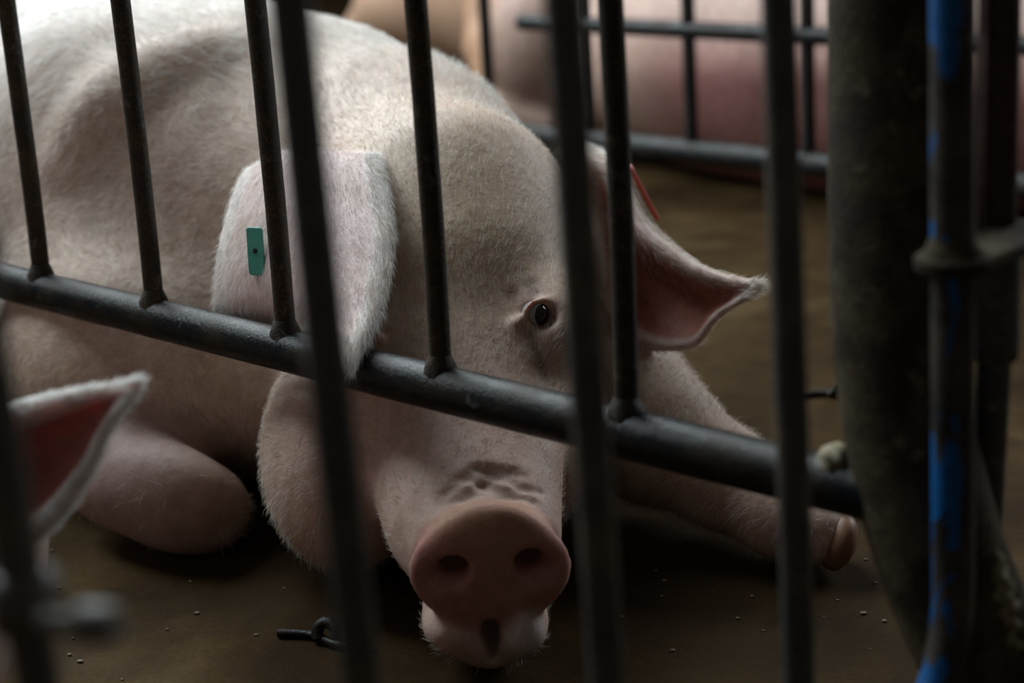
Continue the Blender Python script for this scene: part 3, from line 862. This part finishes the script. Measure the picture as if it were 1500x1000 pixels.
# combing and clumps: low-frequency wander plus a little jitter
ph = P * 38
wander = np.stack([np.sin(ph[:, 1] * 1.3 + ph[:, 2] * 1.1) + np.sin(ph[:, 0] * 2.3 - ph[:, 2]), np.sin(ph[:, 2] * 1.7 + ph[:, 0]), np.sin(ph[:, 0] * 1.1 + ph[:, 1] * 2.1)], 1)
fl = fl + 0.16 * wander + RNG.normal(size=(NH, 3)) * 0.16
lift = np.clip(RNG.normal(0.24, 0.12, NH), 0.04, 0.8)
hl = ln[ci] * RNG.uniform(0.6, 1.25, NH)
istan = RNG.random(NH) < np.where((P[:, 1] < 1.8) & (wl[ci, 0] < .5), 0.45, 0.12)
for nm, msk, mat in (('bristles', ~istan, M_HAIR), ('tan_bristles', istan, M_HAIR_TAN)):
    HV, HF = strands(P[msk], Np[msk], fl[msk], hl[msk], lift[msk], 0.00017, RNG)
    o = link_mesh(nm, mesh_np(nm, HV, HF), mat, sow, False); o['kind'] = 'stuff'

# ================================================================== neighbour pig, only its ear in view
nb = Field(axis_grid(-1.45, -0.1, -0.45, -0.2, 0.004, 0.02), axis_grid(0.75, 1.75, 1.05, 1.35, 0.004, 0.02), axis_grid(-0.02, 0.5, 0.12, 0.36, 0.004, 0.02))
NEAR = [[(-110, 650, 1.25), (-110, 700, 1.27), (-100, 770, 1.27), (-90, 830, 1.25)],
        [(26, 605, 1.20), (30, 660, 1.245), (35, 725, 1.245), (52, 774, 1.20)],
        [(110, 581, 1.178), (105, 628, 1.215), (110, 665, 1.21), (124, 692, 1.178)],
        [(168, 570, 1.165), (163, 590, 1.18), (158, 606, 1.18), (160, 620, 1.165)],
        [(204, 560, 1.155), (202, 563, 1.156), (200, 566, 1.156), (198, 570, 1.155)]]
PN, UN, WN = sheet(NEAR, 60, 56)
hc = at(-200, 830, 1.24)
nb.ellipsoid(hc, (0.11, 0.15, 0.12), (unit([1, -.3, 0]), unit([.3, 1, 0]), BUP), 0.03)
nb.chain([hc + [0.0, -0.05, -0.03], hc + [0.0, -0.2, -0.07]], [0.09, 0.055], 0.04)
nb.chain([hc + [-0.06, 0.02, 0], hc + [-0.35, 0.12, 0.0], hc + [-0.60, 0.2, 0.0]], [0.13, 0.19, 0.2], 0.06)
nb.splat(PN, 0.0042 + 0.006 * (1 - UN) ** 2, 0.012)
nb.floor_cut(0.001)
V2, Q2 = nb.mesh(2)
c2 = np.tile(np.array([0.62, 0.47, 0.42]), (len(V2), 1))
dn, jn = nearest(V2, PN, 0.03); wn = smooth(dn, 0.03, 0.012)[:, None]
edge = np.maximum(smooth(WN[jn], 0.10, 0.02), smooth(WN[jn], 0.95, 0.99)); edge = np.maximum(edge, smooth(UN[jn], 0.86, 0.95))
c2 = lerp(c2, lerp(np.array([0.70, 0.27, 0.24]), np.array([0.90, 0.90, 0.90]), edge[:, None]), wn)
pig2 = empty('pig', (hc[0] - .2, hc[1], 0))
tag(pig2, 'pig in the next pen showing one white-rimmed red ear in front of the fence', 'pig')
me = mesh_np('body', V2, Q2); set_color(me, c2); link_mesh('body', me, M_SKIN_EAR, pig2)
N2 = vnormals(V2, Q2)
rimw = ((wn[:, 0] > .5) & (edge > 0.3)).astype(float)
P, Np, ci = scatter(V2, Q2, N2, rimw + 1e-6, 5000, RNG)
gN = np.gradient(catmull(np.array([[at(*p) for p in r] for r in NEAR]).mean(1), np.linspace(0, 1, 60)), axis=0)
fN = gN[(UN[jn[ci]] * 59).astype(int)]; fN /= np.linalg.norm(fN, axis=1)[:, None]
fN = fN + np.where((WN[jn[ci]] < .5)[:, None], [0, 0, 0.4], [0.2, 0, -0.5])
HV, HF = strands(P, Np, fN + RNG.normal(size=P.shape) * .15, RNG.uniform(.006, .012, len(P)), np.full(len(P), .3), 0.0002, RNG)
o = link_mesh('bristles', mesh_np('bristles', HV, HF), M_HAIR, pig2, False); o['kind'] = 'stuff'

# ================================================================== pigs behind the far fence
FU = unit([FD[0], FD[1], 0]); FN = np.array([-FU[1], FU[0], 0.0])       # along the fence, away from the camera
fc = np.array([B0[0], B0[1], 0.0])
bk = Field(np.arange(-0.5, 2.0, 0.016), np.arange(2.0, 5.0, 0.016), np.arange(-0.02, 0.70, 0.014))
AX3 = (FU, FN, BUP)
bk.ellipsoid(fc + FU * 0.25 + FN * 0.34 + [0, 0, 0.21], (0.92, 0.27, 0.26), AX3, 0.08)
bk.ellipsoid(fc + FU * 0.95 + FN * 0.34 + [0, 0, 0.21], (0.40, 0.27, 0.25), AX3, 0.15)
ham = at(828, 50, 3.66)
bk.ellipsoid(ham, (0.17, 0.14, 0.18), (unit([.8, 0, -.6]), unit([0, 1, 0]), unit([.6, 0, .8])), 0.015)
bk.chain([at(712, -60, 3.82), at(712, 70, 3.76), at(738, 172, 3.68)], [0.055, 0.045, 0.042], 0.02)
bk.chain([at(745, 168, 3.68), at(820, 180, 3.62)], [0.045, 0.03], 0.02)
hh = fc + FU * 1.4 + FN * 0.30 + [0, 0, 0.2]
bk.chain([fc + FU * 1.2 + FN * .3 + [0, 0, .24], hh, hh + FU * .22 + [0, 0, -.06]], [0.2, 0.14, 0.08], 0.05)
bk.floor_cut(0.002)
V3, Q3 = bk.mesh(1)
c3 = np.tile(np.array([0.60, 0.42, 0.36]), (len(V3), 1))
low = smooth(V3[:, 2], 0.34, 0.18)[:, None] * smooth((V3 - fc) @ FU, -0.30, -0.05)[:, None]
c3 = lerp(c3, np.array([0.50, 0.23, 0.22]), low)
w = smooth((V3 - fc) @ FU, -0.52, -0.62)[:, None]; c3 = lerp(c3, np.array([0.48, 0.28, 0.17]), w)
pig3 = empty('pig', tuple(fc + FU * 0.35 + FN * 0.3))
tag(pig3, 'pink-brown pig lying on its side behind the far two-rail fence', 'pig')
me = mesh_np('body', V3, Q3); set_color(me, c3); link_mesh('body', me, M_SKIN_FAR, pig3)

bk = Field(np.arange(-1.6, 0.6, 0.02), np.arange(3.2, 5.9, 0.02), np.arange(-0.02, 0.66, 0.018))
pc = fc + FU * -1.02 + FN * 0.80
bk.ellipsoid(pc + [0, 0, 0.27], (0.42, 0.26, 0.26), AX3, 0.05)
bk.ellipsoid(pc + FU * .35 + [0, 0, 0.22], (0.25, 0.2, 0.2), AX3, 0.05)
bk.chain([pc + FU * -.3 + [0, 0, .26], pc + FU * -.55 + [0, 0, .22], pc + FU * -.75 + [0, 0, .12]], [0.2, 0.13, 0.07], 0.05)
bk.floor_cut(0.002)
V4, Q4 = bk.mesh(1)
pig4 = empty('pig', tuple(pc))
tag(pig4, 'orange-pink pig resting furthest back beyond the crest of the big sow', 'pig')
me = mesh_np('body', V4, Q4); set_color(me, np.tile(np.array([0.62, 0.40, 0.28]), (len(V4), 1))); link_mesh('body', me, M_SKIN_FAR, pig4)

# ================================================================== things on the floor
def floor_hook(name, c, rot, s, label, bent):
    o = empty(name, (c[0], c[1], 0)); tag(o, label, 'bracket')
    cr_, sr_ = math.cos(rot), math.sin(rot)
    T = lambda p: np.array([c[0] + s * (p[0] * cr_ - p[1] * sr_), c[1] + s * (p[0] * sr_ + p[1] * cr_), max(0.0035, s * p[2])])
    foot = catmull(np.array([T(p) for p in ((-0.03, 0, 0.004), (0, 0.006, 0.004), (0.03, -0.004, 0.004), (0.06, 0.0, 0.004))]), np.linspace(0, 1, 16))
    tube_obj('foot_strap', foot, 0.0038, M_IRON, o, 10)
    if bent:
        loop = catmull(np.array([T(p) for p in ((0.010, 0.0, 0.004), (0.008, 0.004, 0.012), (0.016, 0.006, 0.018), (0.026, 0.004, 0.013), (0.026, 0.0, 0.004))]), np.linspace(0, 1, 20))
        tube_obj('loop', loop, 0.0052, M_IRON, o, 10)
    else:
        fin = [T(p) for p in ((0.045, 0, 0.0), (0.005, 0.0, 0.004), (0.045, 0.0, 0.05))]
        n = np.array([-sr_, cr_, 0]) * 0.003
        link_mesh('gusset', mesh_np('gusset', [p + n for p in fin] + [p - n for p in fin],
                  [(0, 1, 2), (5, 4, 3), (0, 3, 4, 1), (1, 4, 5, 2), (2, 5, 3, 0)]), M_IRON, o, False)
    return o
floor_hook('floor_shackle', onz(452, 940), -0.45, 1.0, 'small black iron shackle lying on the floor by the sow jowl', True)
floor_hook('floor_bracket', onz(1205, 583), -0.1, 1.1, 'dark iron foot bracket on the floor behind the feed pipe', False)

# loose crumbs of feed
bm = bmesh.new()
for i in range(170):
    x, y = RNG.uniform(-0.55, 0.45), RNG.uniform(1.1, 1.75)
    r = RNG.uniform(0.0006, 0.0022)
    ii = [min(len(a_) - 1, int(np.searchsorted(a_, q_))) for a_, q_ in zip(fld.ax, (x, y, 0.02))]
    if fld.F[ii[0], ii[1], ii[2]] < 0.02: continue
    bmesh.ops.create_icosphere(bm, subdivisions=1, radius=r, matrix=Matrix.Translation((x, y, r * .6)) @ Matrix.Diagonal((RNG.uniform(.7, 1.6), 1, .7, 1)))
me = bpy.data.meshes.new('feed_crumbs'); bm.to_mesh(me); bm.free()
o = link_mesh('feed_crumbs', me, M_CRUMB, None, False); o['kind'] = 'stuff'
o['label'] = 'scattered crumbs of dry feed on the brown concrete floor'; o['category'] = 'feed'
